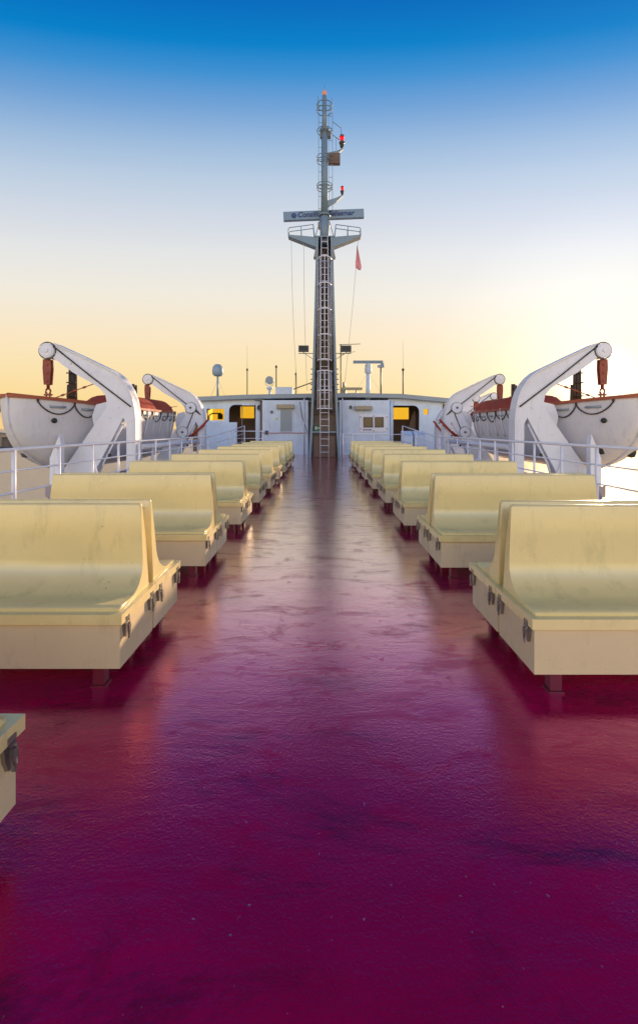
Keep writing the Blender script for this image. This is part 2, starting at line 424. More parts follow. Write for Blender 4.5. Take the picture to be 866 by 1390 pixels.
# ------------------------------------------------------------------ davits
DV = [(2.46,3.69),(2.62,3.80),(2.60,4.0),(2.385,4.06),(1.6,3.70),(.83,3.33),(.62,3.22),(.45,3.08),(.30,2.90),(.18,2.70),(.09,2.45),(.03,2.14),(0,1.83),(0,0),(.26,0),(.263,1.72),(.36,1.90),
      (1.36,0),(2.34,0),(2.12,.355),(.98,2.0),(.87,2.18),(.84,2.36),(.88,2.56),(1.04,2.76),(1.3,2.93),(1.82,3.22)]
def davit(side, y, label, sheaves=False, yfront=-1, x0=None, k=1.0, thick=.32):
    X0 = CX + side*5.57 if x0 is None else x0
    r = thing('boat_davit', label, 'davit', (X0, y, 0), 'white boat davits holding the lifeboats')
    def U(u): return side*u*k
    pts = [(U(u), z*k) for u, z in DV]
    m = MB(); m.prism(pts, -thick/2, thick/2, 'Y'); m.bevel(.012, 2, 40)
    m.build('arm', M['white'], r)
    # flange along the top edge
    m = MB()
    top = DV[3:14]
    for i in range(len(top)-1):
        (u0, z0), (u1, z1) = top[i], top[i+1]
        d = Vector((u1-u0, z1-z0)); nrm = Vector((-d.y, d.x)).normalized()
        if nrm.y < 0 and nrm.x > 0: nrm = -nrm
        A = [(U(u0), z0*k), (U(u1), z1*k)]
        nn = (nrm.x*.03, abs(nrm.y)*.03) if nrm.x <= 0 else (-nrm.x*.03, nrm.y*.03)
        q = [A[0], A[1], (A[1][0]+side*nn[0], A[1][1]+nn[1]), (A[0][0]+side*nn[0], A[0][1]+nn[1])]
        m.prism(q, -thick/2-.05, thick/2+.05, 'Y')
    m.build('flange', M['white'], r)
    # bolts and stiffeners
    m = MB()
    for (u, z) in ((.6,2.6),(1.3,3.2),(1.9,3.5),(.75,1.9),(1.1,1.4),(1.5,.8),(.13,.6),(.13,1.2),(.13,1.8),(.5,2.2)):
        m.cyl((U(u), -thick/2-.018, z*k), 'Y', .03, .02, 8)
    m.build('bolts', M['white'], r)
    m = MB(); m.box(min(U(-.1), U(.4)), max(U(-.1), U(.4)), -.28, .28, .001, .04); m.box(min(U(1.25), U(2.42)), max(U(1.25), U(2.42)), -.28, .28, .001, .04)
    m.build('base_plate', M['white'], r)
    m = MB(); m.prism([(U(.98), 2.38*k), (U(1.30), 2.30*k), (U(1.42), 1.95*k), (U(1.36), 1.62*k), (U(1.16), 1.45*k), (U(.95), 1.9*k)], .12, .17, 'Y'); m.build('side_bracket', M['white'], r)
    m = MB(); m.cyl((U(.75), -thick/2-.012, .80), 'Y', .05, .014, 12); m.build('drain_hole', M['black'], r)
    # diagonal brace beside the leg
    m = MB(); m.tube([(U(.42), -.05, 1.72*k), (U(1.0), -.05, .55*k), (U(1.15), -.05, .02)], .035, 8); m.build('brace', M['white'], r)
    # head sheave
    m = MB()
    hc = (U(2.58), 0, 3.87*k)
    m.tube([(hc[0], -thick/2-.06, hc[2]), (hc[0], thick/2+.06, hc[2])], .215*k, 28)
    sh = m.build('sheave', M['white'], r)
    m = MB(); m.cyl((hc[0], -thick/2-.10, hc[2]), 'Y', .06, .05, 12); m.tube([(hc[0], -thick/2-.062, hc[2]+.0)]+[(hc[0], -thick/2-.07, hc[2])], .17*k, 24)
    m.build('axle', M['rail'], sh)
    m = MB(); m.tube([(hc[0]+.245*k*math.cos(a), -thick/2+.0, hc[2]+.245*k*math.sin(a)) for a in [PI*2*i/24 for i in range(24)]], .02, 6, closed=True)
    m.build('rope_guard', M['darkgrey'], sh)
    # fall wire down the side of the arm
    yf = -thick/2-.035
    m = MB(); m.tube([(U(2.40), yf, 4.0*k), (U(1.3), yf, 3.12*k), (U(.12), yf, 2.22*k)], .02, 6)
    if sheaves:
        m.tube([(U(.12+.0), yf, 2.22*k), (U(.62), yf, 2.78*k)], .016, 6)
        m.tube([(U(.42), yf, 2.45*k), (U(.85), yf, 1.35*k)], .018, 6)
    m.build('wire_rope', M['rope'], r)
    if sheaves:
        for (u, z) in ((.58, 2.55), (.95, 1.42)):
            m = MB(); m.cyl((U(u), yf-.06, z*k), 'Y', .24, .08, 24); s2 = m.build('sheave', M['white'], r)
            m = MB(); m.tube([(U(u)+.245*math.cos(a), yf-.03, z*k+.245*math.sin(a)) for a in [PI*2*i/24 for i in range(24)]], .018, 6, closed=True)
            m.cyl((U(u), yf-.10, z*k), 'Y', .05, .05, 10); m.build('sheave_rim', M['darkgrey'], s2)
        m = MB(); m.tube([(U(-.25), yf-.1, 2.0), (U(.55), yf-.12, 1.15)], .05, 8); m.tube([(U(-.1), yf-.1, 1.75), (U(.65), yf-.12, 1.2)], .03, 8)
        m.build('release_lever', M['canvas'], r)
    # fall block, chain and hook
    m = MB()
    bx = U(2.66); zt = 3.66*k
    for dy in (-.06, .06):
        m.prism([(bx-.11, zt-.03), (bx+.11, zt-.03), (bx+.12, zt-.30), (bx+.085, zt-.78*k), (bx-.085, zt-.78*k), (bx-.12, zt-.30)], dy-.018, dy+.018, 'Y')
    for zz in (zt-.18, zt-.42, zt-.66):
        m.cyl((bx, -.10, zz), 'Y', .045, .2, 10)
    m.bevel(.008, 1, 40)
    blk = m.build('fall_block', M['block'], r)
    m = MB(); m.tube([(bx, 0, zt+.14), (bx, 0, zt-.92*k)], .045, 8)
    m.tube([(bx+.07*math.cos(a), 0, zt-.98*k+.09*math.sin(a)) for a in [PI*2*i/14 for i in range(14)]], .026, 6, closed=True)
    m.tube([(bx-.05, 0, zt-1.0*k), (bx-.05, 0, zt-1.33*k)], .025, 6); m.tube([(bx+.05, 0, zt-1.0*k), (bx+.05, 0, zt-1.33*k)], .025, 6)
    m.box(bx-.11, bx+.11, -.035, .035, zt-1.10*k, zt-1.05*k)
    m.build('hook', M['block'], blk)
    # turnbuckle lashing from hook to arm
    m = MB()
    a = Vector((bx, -.1, zt-1.27*k)); b = Vector((U(1.25), -.1, 2.90*k if not sheaves else 2.62))
    m.tube([a, b], .014, 6)
    for t in (.35, .6, .8):
        c = a.lerp(b, t); m.tube([c-(b-a)*.03, c+(b-a)*.03], .032, 6)
    m.build('turnbuckle', M['orange'] , r)
    return r
dY = 12.65
davit(-1, dY, 'big white davit nearest on the left, its hook over the near end of the boat')
davit(1, dY, 'big white davit nearest on the right, its hook over the near end of the boat')
davit(-1, 19.9, 'white davit with two rope wheels on the left, second along toward the deckhouse', True)
davit(1, 19.9, 'white davit with two rope wheels on the right, second along toward the deckhouse', True)
davit(1, 27.6, 'farthest white davit on the right, its small head seen below the second arm', True, x0=8.67, k=.95)
davit(1, 23.6, 'low white davit on the right, its shoulder arching just left of the second one', True, x0=6.35, k=.84)

# boat chocks (white cradle posts) under the lifeboats
for side, sn in ((-1, 'left'), (1, 'right')):
    m = MB(); X = CX + side*7.5; y = 11.9
    m.prism([(X-.15, -.02), (X+.15, -.02), (X+.15, .75), (X-.12*side-.0, 1.42), (X-.15, 1.15)] if side > 0 else
            [(X-.15, -.02), (X+.15, -.02), (X+.15, 1.15), (X-.12*side, 1.42), (X-.15, .75)], y-.09, y+.09, 'Y')
    m.bevel(.01, 1, 40)
    tag(m.build('boat_chock', M['white']), f'white upright cradle post below the near end of the {sn} lifeboat', 'chock', 'white cradle posts')
    m = MB(); X = CX + side*5.75
    m.tube([(X, 13.3, 1.0), (X, 20.3, 1.0)], .09, 12)
    for yy in (14.2, 16.8, 19.4): m.tube([(X, yy, 0), (X, yy, 1.0)], .04, 8)
    tag(m.build('pipe', M['white']), f'thick white horizontal pipe behind the railing below the {sn} lifeboat', 'pipe', 'white pipes beside the lifeboats')

# ------------------------------------------------------------------ lifeboats
def make_boat(side, label, Xc=None, y0=11.0, LN=11.2, zs=0.0, B=1.32, grp='white lifeboats with red covers', detail=True, slim=1.0):
    Xc = CX + side*8.22 if Xc is None else Xc
    r = thing('lifeboat', label, 'lifeboat', (Xc, y0, .30+zs), grp)
    ZG = 2.02
    def hb(t):
        u = abs(2*t-1); return B*max(0, 1-u**3.0)**.60
    def zg(t): return (ZG + .12*abs(2*t-1)**2.2)*slim
    def zk(t):
        u = abs(2*t-1); v = max(0, (u-.50)/.50); return (1.75*(1-math.sqrt(max(0, 1-v*v))))*slim
    def pt(t, a):   # a 0 keel .. 1 gunwale
        th = a*PI/2
        b = hb(t); z0, z1 = zk(t), zg(t)
        x = b*math.sin(th)**.75
        z = z0 + (z1-z0)*(1-math.cos(th)**1.15 if a < 1 else 1)
        return x, z
    ns, na = 44, 14
    bm = bmesh.new(); grid = []
    ts = [.5-.5*math.cos(PI*(i+.0)/ns) for i in range(ns+1)]
    for t in ts:
        row = []
        for j in range(-na, na+1):
            x, z = pt(t, abs(j)/na)
            row.append(bm.verts.new((math.copysign(max(x, .02) if j else 0, j), t*LN, z)))
        grid.append(row)
    for i in range(ns):
        for j in range(2*na):
            f = bm.faces.new((grid[i][j], grid[i][j+1], grid[i+1][j+1], grid[i+1][j])); f.smooth = True
    # end closures
    bm.faces.new(grid[0]); bm.faces.new(grid[-1][::-1])
    bmesh.ops.remove_doubles(bm, verts=bm.verts, dist=.0005)
    m = MB(); m.bm.free(); m.bm = bm
    # keel bar and stem, following the profile
    kp = [(0, t*LN, zk(t)-.02) for t in ts]
    m.tube([(0, -.03, zg(0)+.02)] + kp + [(0, LN+.03, zg(1)+.02)], .035, 6)
    hull = m.build('hull', M['hull'], r)
    # gunwale: red rubbing band round the edge
    bm = bmesh.new()
    loop = [(hb(t), t*LN, zg(t)) for t in ts] + [(-hb(t), t*LN, zg(t)) for t in ts[::-1][1:-1]]
    n = len(loop); rings = []
    for i, p in enumerate(loop):
        d = (Vector(loop[(i+1)%n]) - Vector(loop[i-1])); d.z = 0; d.normalize(); o = Vector((-d.y, d.x, 0)) * -1
        p = Vector(p)
        if (p - Vector((0, LN/2, p.z))).dot(o) < 0: o = -o
        rings.append([bm.verts.new(p + o*.055 + Vector((0,0,-.05))), bm.verts.new(p + o*.065 + Vector((0,0,.035))),
                      bm.verts.new(p - o*.06 + Vector((0,0,.045))), bm.verts.new(p - o*.06 + Vector((0,0,-.05)))])
    for i in range(n):
        A, Bq = rings[i], rings[(i+1)%n]
        for k in range(4): bm.faces.new((A[k], A[(k+1)%4], Bq[(k+1)%4], Bq[k]))
    m = MB(); m.bm.free(); m.bm = bm; m.build('gunwale', M['orange'], r)
    # canvas cover, tented up in the far half
    bm = bmesh.new(); grid = []
    for t in ts:
        lift = .05 + .50*min(1, max(0, (t-.44)/.06))*min(1, max(0, (.985-t)/.16))**.5
        row = []
        for j in range(-6, 7):
            q = j/6; row.append(bm.verts.new((max(hb(t)-.05, .01)*q, t*LN, zg(t)+.02 + lift*(1-abs(q)**4.5))))
        grid.append(row)
    for i in range(ns):
        for j in range(12):
            f = bm.faces.new((grid[i][j], grid[i][j+1], grid[i+1][j+1], grid[i+1][j])); f.smooth = True
    m = MB(); m.bm.free(); m.bm = bm; m.build('cover', M['canvas'], r)
    if not detail: return r
    # grab line looped along both sides
    for sd in (-1, 1):
        m = MB(); nl = 11
        for q in range(nl):
            t0 = .035 + .93*q/nl; t1 = .035 + .93*(q+1)/nl; pts = []
            for i in range(13):
                s = i/12; t = t0 + (t1-t0)*s
                drop = .12 + .30*(4*s*(1-s))**.8*(1 + .15*math.sin(q*2.3))
                zz = zg(t)-drop; z0, z1 = zk(t), zg(t)
                cth = max(0, min(1, 1-(zz-z0)/max(.05, z1-z0)))**(1/1.15)
                x = hb(t)*math.sin(math.acos(cth))**.75
                pts.append((sd*(x+.03), t*LN, zz))
            m.tube(pts, .018, 6)
            m.tube([pts[0], (sd*(hb(t0)+.03), t0*LN, zg(t0)-.02)], .028, 6)
        m.build('grab_line', M['rope'], r)
        # handles between loops
        for q in range(nl):
            m = MB()
            t = .035 + .93*(q+.5)/nl; zz = zg(t)-.22; z0, z1 = zk(t), zg(t)
            def X(t, zz):
                z0, z1 = zk(t), zg(t)
                cth = max(0, min(1, 1-(zz-z0)/max(.05, z1-z0)))**(1/1.15); return hb(t)*math.sin(math.acos(cth))**.75
            a = t-.018; b = t+.018
            m.tube([(sd*(X(a, zz)+.03), a*LN, zz), (sd*(X(b, zz)+.03), b*LN, zz)], .035, 6)
            m.build('handhold', M['shutter'], r)
        # drain / fender boss near the bow
    def X(t, zz):
        z0, z1 = zk(t), zg(t)
        cth = max(0, min(1, 1-(zz-z0)/max(.05, z1-z0)))**(1/1.15); return hb(t)*math.sin(math.acos(cth))**.75
    t = .075 if side < 0 else .06; zz = 1.50
    x = -side*(X(t, zz))
    m = MB(); m.sphere((x, t*LN-.02, zz), .075, (1, 1, 1)); m.cyl((x, t*LN-.11, zz), 'Y', .035, .1, 10); m.build('drain_boss', M['black'], r)
    # bilge keel fender
    for q, (ta, rr) in enumerate(((.075, .14),)):
        m = MB(); xx = side*.12
        m.lathe([(0, -.16), (.09, -.13), (.13, 0), (.09, .13), (0, .16)], (xx if side < 0 else .28, ta*LN, .62), 14)
        if side > 0: m.lathe([(0, -.16), (.09, -.13), (.13, 0), (.09, .13), (0, .16)], (-.42, ta*LN+.2, .70), 14)
        m.build('fender', M['darkgrey'] if side < 0 else M['black'], r)
    # gripe straps and hanging gear near the far davit
    for t in (.50, .56, .63, .72, .78):
        for s_ in (-side,):
            m = MB(); pts = []
            for a in (1.0, .9, .8, .7, .62):
                x, z = pt(t, a); pts.append((s_*(x+.04), t*LN, z + (.05 if a == 1 else 0)))
            m.tube(pts, .03 if t in (.50, .78) else .018, 6)
            m.build('gripe_strap', M['white'], r)
    # a bundle of dark spars stowed upright
    for (t, xo, h) in ((.27, side*.1, 1.25), (.68, side*.1, 1.2)):
        m = MB(); base = zg(t)+.0
        for i, (dx, dy, hh) in enumerate(((0,0,1),(.10,.03,.96),(-.09,.02,1.0),(.02,.09,.9),(-.17,.05,.55))):
            m.tube([(xo+dx, t*LN+dy, base-.1), (xo+dx*.9, t*LN+dy, base+h*hh)], .055, 7, r2=.045)
        for z in (.25, .6, .85):
            m.tube([(xo-.15, t*LN-.07, base+z*h), (xo+.15, t*LN-.07, base+z*h)], .022, 6)
        m.build('spar_bundle', M['timber'], r)
    return r
make_boat(-1, 'white lifeboat with red gunwale hanging left of the deck, dark quay behind it')
make_boat(1, 'white lifeboat with red gunwale hanging right of the deck, against the bright sky')
make_boat(1, 'small red edged rescue boat far on the right under the smallest davit', Xc=10.9, y0=26.4, LN=7.0, zs=.25, B=.95, detail=False, slim=.9)

# ------------------------------------------------------------------ mast
MY = 23.4; SC = 578/MY
def mx(px): return (px-436)/SC
def mz(py): return EYE + (582-py)/SC
mast = thing('signal_mast', 'tall grey ladder mast with crossarms and lamps at the end of the aisle', 'mast', (mx(440.5), MY, 0))
ox = mx(440.5)
def W(z):   # half width of the tower at height z
    zt = mz(330); return .87 + (.46-.87)*min(1, (z/zt))**.75
zt = mz(322)
steps = [0, 1.2, 2.4, 4, 6, 8, 10, zt]
for s in (-1, 1):
    m = MB()
    for z0, z1 in zip(steps, steps[1:]):
        a0, a1 = W(z0), W(z1)
        q = [(s*a0, z0), (s*a1, z1), (s*(a1-.13), z1), (s*(a0-.13), z0)]
        m.prism(q, -.10, .02, 'Y')                     # front flange
        q = [(s*a0, z0), (s*a1, z1), (s*(a1-.03), z1), (s*(a0-.03), z0)]
        m.prism(q, .023, .90, 'Y')                     # side web
    m.build('side_plate', M['tower'], mast)
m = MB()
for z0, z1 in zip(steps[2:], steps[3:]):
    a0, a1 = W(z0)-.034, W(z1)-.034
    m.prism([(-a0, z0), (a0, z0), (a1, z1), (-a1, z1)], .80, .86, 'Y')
m.build('back_plate', M['shade_dirt'], mast)
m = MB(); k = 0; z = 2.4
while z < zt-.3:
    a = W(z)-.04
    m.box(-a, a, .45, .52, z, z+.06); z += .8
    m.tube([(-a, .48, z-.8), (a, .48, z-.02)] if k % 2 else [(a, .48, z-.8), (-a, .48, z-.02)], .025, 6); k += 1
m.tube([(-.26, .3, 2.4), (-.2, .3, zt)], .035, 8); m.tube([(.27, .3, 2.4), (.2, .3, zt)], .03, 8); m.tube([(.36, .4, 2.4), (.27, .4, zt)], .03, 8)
m.build('lattice', M['shade_dirt'], mast)
m = MB(); m.box(-W(1.6)+.04, W(1.6)-.04, .55, .60, 1.45, 2.5); m.build('panel', M['shade_dirt'], mast)
m = MB(); m.box(-W(1)+.14, W(1)-.14, .03, .08, 1.36, 1.44); m.build('crossbeam', M['tower'], mast)
# brown cupboard at the foot
m = MB(); m.box(-.60, .60, .12, .8, .01, 1.18); m.bevel(.01); cb = m.build('cupboard', M['brown'], mast)
m = MB(); m.box(-.56, -.02, .095, .118, .06, 1.12); m.box(.02, .56, .095, .118, .06, 1.12); m.build('cupboard_door', M['brown'], cb)
m = MB(); m.box(mx(426)-ox, mx(435)-ox, .50, .545, mz(585), mz(577)); m.bevel(.01); gs = m.build('sign', M['green'], mast)
m = MB(); m.box(mx(427.5)-ox, mx(430)-ox, .492, .499, mz(583), mz(579)); m.box(mx(431)-ox, mx(434)-ox, .492, .499, mz(581.4), mz(580.4)); m.build('sign_mark', M['rail'], gs)
# ladder on the face and cage hoops
lad = MB()
for dx in (-.23, .23): lad.tube([(dx, -.16, 0), (dx, -.16, 3.0), (dx*.75, -.16, zt)], .022, 6)
lad.build('ladder_stile', M['rail'], mast)
z = .3
while z < zt-.2:
    hw = .23 if z < 3 else .23-.055*(z-3)/(zt-3)
    lad = MB(); lad.tube([(-hw, -.16, z), (hw, -.16, z)], .016, 6); z += .36; lad.build('ladder_rung', M['rail'], mast)
hoops = [mz(p) for p in (555, 531, 505, 490, 457, 423, 389, 354)]
for z in hoops:
    rr = .40 if z < mz(500) else .37
    m = MB(); pts = []
    for i in range(15):
        a = PI + PI*i/14
        pts.append((rr*math.cos(a), -.14 + .62*math.sin(a), z))
    m.tube([(-.36, .0, z)] + pts + [(.36, .0, z)], .035, 6)
    m.tube([(-.33, -.14, z-.35), (.33, -.14, z-.35)] , .018, 6) if False else None
    m.build('cage_hoop', M['rail'], mast)
m = MB()
for a in (PI, PI*1.25, PI*1.5, PI*1.75, PI*2):
    for (ha, hb_) in ((0, 2), (3, 7)):
        m.tube([(.385*math.cos(a), -.14+.62*math.sin(a), hoops[ha]), (.36*math.cos(a), -.14+.62*math.sin(a), hoops[hb_])], .017 if abs(a-PI*1.5) > .1 else .026, 6)
m.build('cage_strap', M['rail'], mast)
# crossarms and their little platforms
for s in (-1, 1):
    m = MB()
    m.prism([(s*.40, mz(336)), (s*.40, mz(322)), (s*mx(441+49.3)-s*ox*s if False else s*2.0, mz(318.6)), (s*2.0, mz(320.6))], -.08, .40, 'Y'); m.bevel(.01, 1)
    m.build('crossarm', M['tower'], mast)
    m = MB()
    for y in (-.07, .39):
        m.tube([(s*1.98, y, mz(320)), (s*1.98, y, mz(311)), (s*1.93, y, mz(309.3)), (s*.62, y, mz(305))], .022, 6)
        m.tube([(s*.62, y, mz(305)), (s*.55, y, mz(321))], .03, 6)
        m.tube([(s*1.28, y, mz(307.4)), (s*1.28, y, mz(320.4))], .022, 6)
    m.tube([(s*1.98, -.07, mz(310.5)), (s*1.98, .39, mz(310.5))], .022, 6)
    m.build('platform_rail', M['tower'], mast)
    m = MB(); m.prism([(s*.46, mz(337)), (s*.46, mz(348)), (s*.60, mz(348)), (s*.50, mz(337))], .0, .4, 'Y'); m.build('lamp_housing', M['lampcover'], mast)
# pole
def mz(py): return EYE + (582-py)/SC*1.012
m = MB()
zp = [zt-.25, mz(290), mz(230), mz(180), mz(128)]
m.tube([(0, .35, zp[0]), (0, .35, zp[1])], .25, 20, r2=.24)
m.tube([(0, .35, zp[1]), (0, .35, zp[3])], .20, 20, r2=.17)
m.tube([(0, .35, zp[3]), (0, .35, zp[4])], .15, 20, r2=.12)
m.lathe([(.30, 0), (.33, .03), (.33, .08), (.24, .14)], (0, .35, zp[1]-.1))
m.lathe([(.14, -.1), (.27, 0), (.27, .05), (.13, .12)], (0, .35, mz(175)))
m.build('pole', M['tower'], mast)
m = MB()
for s in (-1, 1): m.tube([(s*.50, .1, mz(322)), (s*.18, .3, mz(292))], .022, 6)
m.build('stay', M['tower'], mast)
# base plate on top of the tower
m = MB(); m.box(-.56, .56, -.12, .92, zt, zt+.06); m.build('tower_cap', M['tower'], mast)
# pole ladder
m = MB()
xl = mx(432.5)-ox; xr = mx(451.5)-ox
m.tube([(xl, .1, mz(290)), (xl, .1, mz(137))], .016, 6); m.tube([(xl+.22, .1, mz(290)), (xl+.22, .1, mz(150))], .012, 6)
m.tube([(xr, .3, mz(286)), (xr, .3, mz(150))], .016, 6); m.tube([(xr-.2, .3, mz(286)), (xr-.2, .3, mz(150))], .010, 6)
z = mz(285)
while z < mz(145):
    m.tube([(xl, .1, z), (xl+.22, .1, z)], .012, 6)
    m.tube([(xr, .3, z+.5), (xr-.2, .3, z+.5)], .012, 6); z += .68
m.build('pole_ladder', M['tower'], mast)
for py in (141, 148, 176, 212, 217, 250, 254):
    m = MB(); rr = .42
    pts = [(rr*math.cos(a), .35+rr*math.sin(a), mz(py)) for a in [2*PI*i/24 for i in range(24)]]
    m.tube(pts, .026 if py < 150 else .02, 6, closed=True); m.tube([(-rr, .35, mz(py)), (rr, .35, mz(py))], .015, 6)
    m.build('ring', M['tower'], mast)
m = MB(); m.tube([(mx(431.5)-ox, .1, mz(148)), (mx(431.5)-ox, .1, mz(133))], .014, 6); m.tube([(mx(450.5)-ox, .3, mz(143)), (mx(450.5)-ox, .3, mz(131))], .014, 6)
m.tube([(0, .35, mz(123)), (0, .35, mz(112))], .014, 6); m.build('whip', M['tower'], mast)
m = MB(); m.lathe([(0, 0), (.11, 0), (.12, .08), (.11, .20), (.05, .26), (0, .27)], (0, .35, mz(128)+.02)); m.build('masthead_lamp', M['amberlamp'], mast)
# lamp brackets on the right
def bracket(px0, py0, px1, py1, nm='lamp_bracket'):
    m = MB(); x0 = mx(px0)-ox; x1 = mx(px1)-ox
    m.prism([(x0, mz(py0)+.14), (x0, mz(py0)-.22), (x0+(x1-x0)*.6, mz((py0+py1)/2)-.12), (x1, mz(py1)-.03), (x1, mz(py1)+.04), (x0+(x1-x0)*.6, mz(py0*.45+py1*.55)+.06)], .28, .42, 'Y')
    return m.build(nm, M['tower'], mast)
bracket(444, 210, 466, 201); bracket(444, 275, 466, 264)
def lamp(px, py, h, r_, lit):
    m = MB(); X = mx(px)-ox; z = mz(py)
    m.lathe([(0, -h*.62), (r_*.8, -h*.62), (r_*.9, -h*.30), (r_*1.25, -h*.28), (r_*1.25, -h*.2), (r_*.9, -h*.18), (r_*.9, -.1*h)], (X, .35, z))
    m.lathe([(r_*.9, h*.28), (r_*1.1, h*.3), (r_*.8, h*.45), (0, h*.5)], (X, .35, z)); b = m.build('lamp_body', M['darkgrey'], mast)
    m = MB(); m.lathe([(0, -h*.12), (r_*.85, -h*.12), (r_*.85, h*.3), (0, h*.3)], (X, .35, z)); m.build('lens', lit, b)
lamp(464.5, 188.5, .62, .13, M['redlamp']); lamp(465, 256, .42, .09, M['redlamp'])
m = MB()
m.tube([(xr, .3, mz(164)), (mx(463.5)-ox, .35, mz(172)), (mx(463.5)-ox, .35, mz(184))], .02, 6)
m.tube([(xr, .3, mz(182)), (mx(461.5)-ox, .35, mz(188))], .02, 6); m.tube([(mx(456.5)-ox, .3, mz(202)), (mx(456.5)-ox, .3, mz(186))], .015, 6); m.build('lamp_guard', M['tower'], mast)
m = MB(); m.box(mx(445.5)-ox, mx(462)-ox, .25, .50, mz(221), mz(207)); m.bevel(.01); m.build('junction_box', M['brown'], mast)
m = MB(); m.box(mx(434.5)-ox, mx(449)-ox, .30, .55, mz(184), mz(176)); m.bevel(.01); m.build('junction_box', M['shade_dirt'], mast)
def mz(py): return EYE + (582-py)/SC
# side flood light bars
for s, px in ((-1, 412), (1, 470)):
    m = MB(); X = mx(px)-ox
    xa = s*(W(mz(478))-.01)
    m.tube([(xa, .1, mz(479)), (X+s*.28, .1, mz(479))], .02, 6); m.tube([(xa, .1, mz(487)), (X-s*.05, .1, mz(479))], .015, 6)
    m.build('lamp_arm', M['darkgrey'], mast)
    m = MB(); m.box(X-.28, X+.28, .0, .25, mz(476.5), mz(468.5)); m.bevel(.04, 2); fl = m.build('floodlight', M['darkgrey'], mast)
    m = MB(); m.box(X-.23, X+.23, -.012, -.002, mz(475.3), mz(469.7)); m.build('lens', M['black'], fl)
    m = MB(); m.tube([(X, .12, mz(476)), (X, .12, mz(479))], .03, 6); m.build('bracket', M['darkgrey'], fl)
# insulators down the outside of the tower
m = MB()
for s in (-1, 1):
    for k in range(5):
        z = mz(500+7*k); m.cyl((s*(W(z)+.0)-(.1 if s < 0 else 0), .2, z), 'X', .03, .1, 6)
m.build('insulator', M['darkgrey'], mast)

# radar scanner bar with its lettering
rs = thing('radar_scanner', 'long grey radar bar with blue lettering across the mast', 'radar', (mx(439.8), MY+1.0, 13.47))
ang = math.radians(3)
hw = 2.30
rs.rotation_euler = (0, -math.radians(2.3), 0)
m = MB(); m.box(-hw, hw, -.10, .14, .12, .60); m.bevel(.03, 2); m.build('scanner_bar', M['scan'], rs)
m = MB(); m.lathe([(0, -.38), (.34, -.34), (.36, -.05), (.26, .04), (.2, .12), (0, .12)], (0, .1, 0)); m.build('gearbox', M['lampcover'], rs)
def text_mesh(s, size, shear=0, bold=.012):
    cu = bpy.data.curves.new('lettering', 'FONT'); cu.body = s; cu.size = size; cu.shear = shear; cu.offset = bold; cu.extrude = .006
    cu.align_x = 'LEFT'
    o = bpy.data.objects.new('tmp_text', cu); COL.objects.link(o)
    dg = bpy.context.evaluated_depsgraph_get(); dg.update()
    me = bpy.data.meshes.new_from_object(o.evaluated_get(dg)); bpy.data.objects.remove(o)
    return me
me = text_mesh('Consilium Selesmar', .40, .2, .009)
me.transform(Matrix.Rotation(PI/2, 4, 'X'))
xs = [v.co.x for v in me.vertices]; w = max(xs)-min(xs); k = 3.25/w
me.transform(Matrix.Translation((-1.47, -.112, .26)) @ Matrix.Diagonal((k, 1, 1, 1)) @ Matrix.Translation((-min(xs), 0, 0)))
me.materials.append(M['blue']); t = bpy.data.objects.new('lettering', me); COL.objects.link(t); t.parent = rs
m = MB(); m.cyl((-1.70, -.118, .36), 'Y', .15, .016, 20); m.build('round_logo', M['blue'], rs)
m = MB(); m.tube([(-1.83, -.122, .32), (-1.70, -.124, .37), (-1.57, -.122, .40)], .010, 6); m.build('logo_stripe', M['scan'], rs)

# halyards, flag
hz = mz(321)
def line(name, pts, rad, mat, label, cat, grp=None):
    m = MB(); m.tube(pts, rad, 6); return tag(m.build(name, mat), label, cat, grp)
def sag(a, b, s=.15, n=14):
    a, b = Vector(a), Vector(b); return [a.lerp(b, i/n) + Vector((-s*4*(i/n)*(1-i/n), 0, 0)) for i in range(n+1)]
line('halyard', sag((mx(395.5), MY, hz), (mx(400), MY+2.9, mz(527)), .08), .011, M['wire'], 'thin pale halyard from the left crossarm tip down to the roof', 'rope', 'thin halyards')
line('halyard', sag((mx(412.5), MY, hz-.2), (mx(414.5), MY+2.9, mz(524)), .05), .011, M['wire'], 'thin pale halyard nearer the mast, left side of the tower', 'rope', 'thin halyards')
line('halyard', sag((mx(486.5), MY, hz), (mx(470), MY+2.9, mz(527)), -.05), .011, M['wire'], 'thin pale halyard carrying the small red flag on the right', 'rope', 'thin halyards')
bm = bmesh.new(); rows = []
for i in range(11):
    v = i/10; row = []
    for j in range(7):
        u = j/6; wdt = (.03 + .36*v**1.1) if v < .85 else (.36 - .9*(v-.85))
        x = mx(486)-.05 + (u-.4)*wdt + .04*v; row.append(bm.verts.new((x, MY + .05*math.sin(u*9+v*3), mz(333) - 1.25*v - .12*u*v)))
    rows.append(row)
for i in range(10):
    for j in range(6): f = bm.faces.new((rows[i][j], rows[i][j+1], rows[i+1][j+1], rows[i+1][j])); f.smooth = True
geo = bmesh.ops.solidify(bm, geom=bm.faces[:], thickness=.012)
m = MB(); m.bm.free(); m.bm = bm; tag(m.build('flag', M['flagred']), 'small limp red flag hanging below the right crossarm', 'flag')

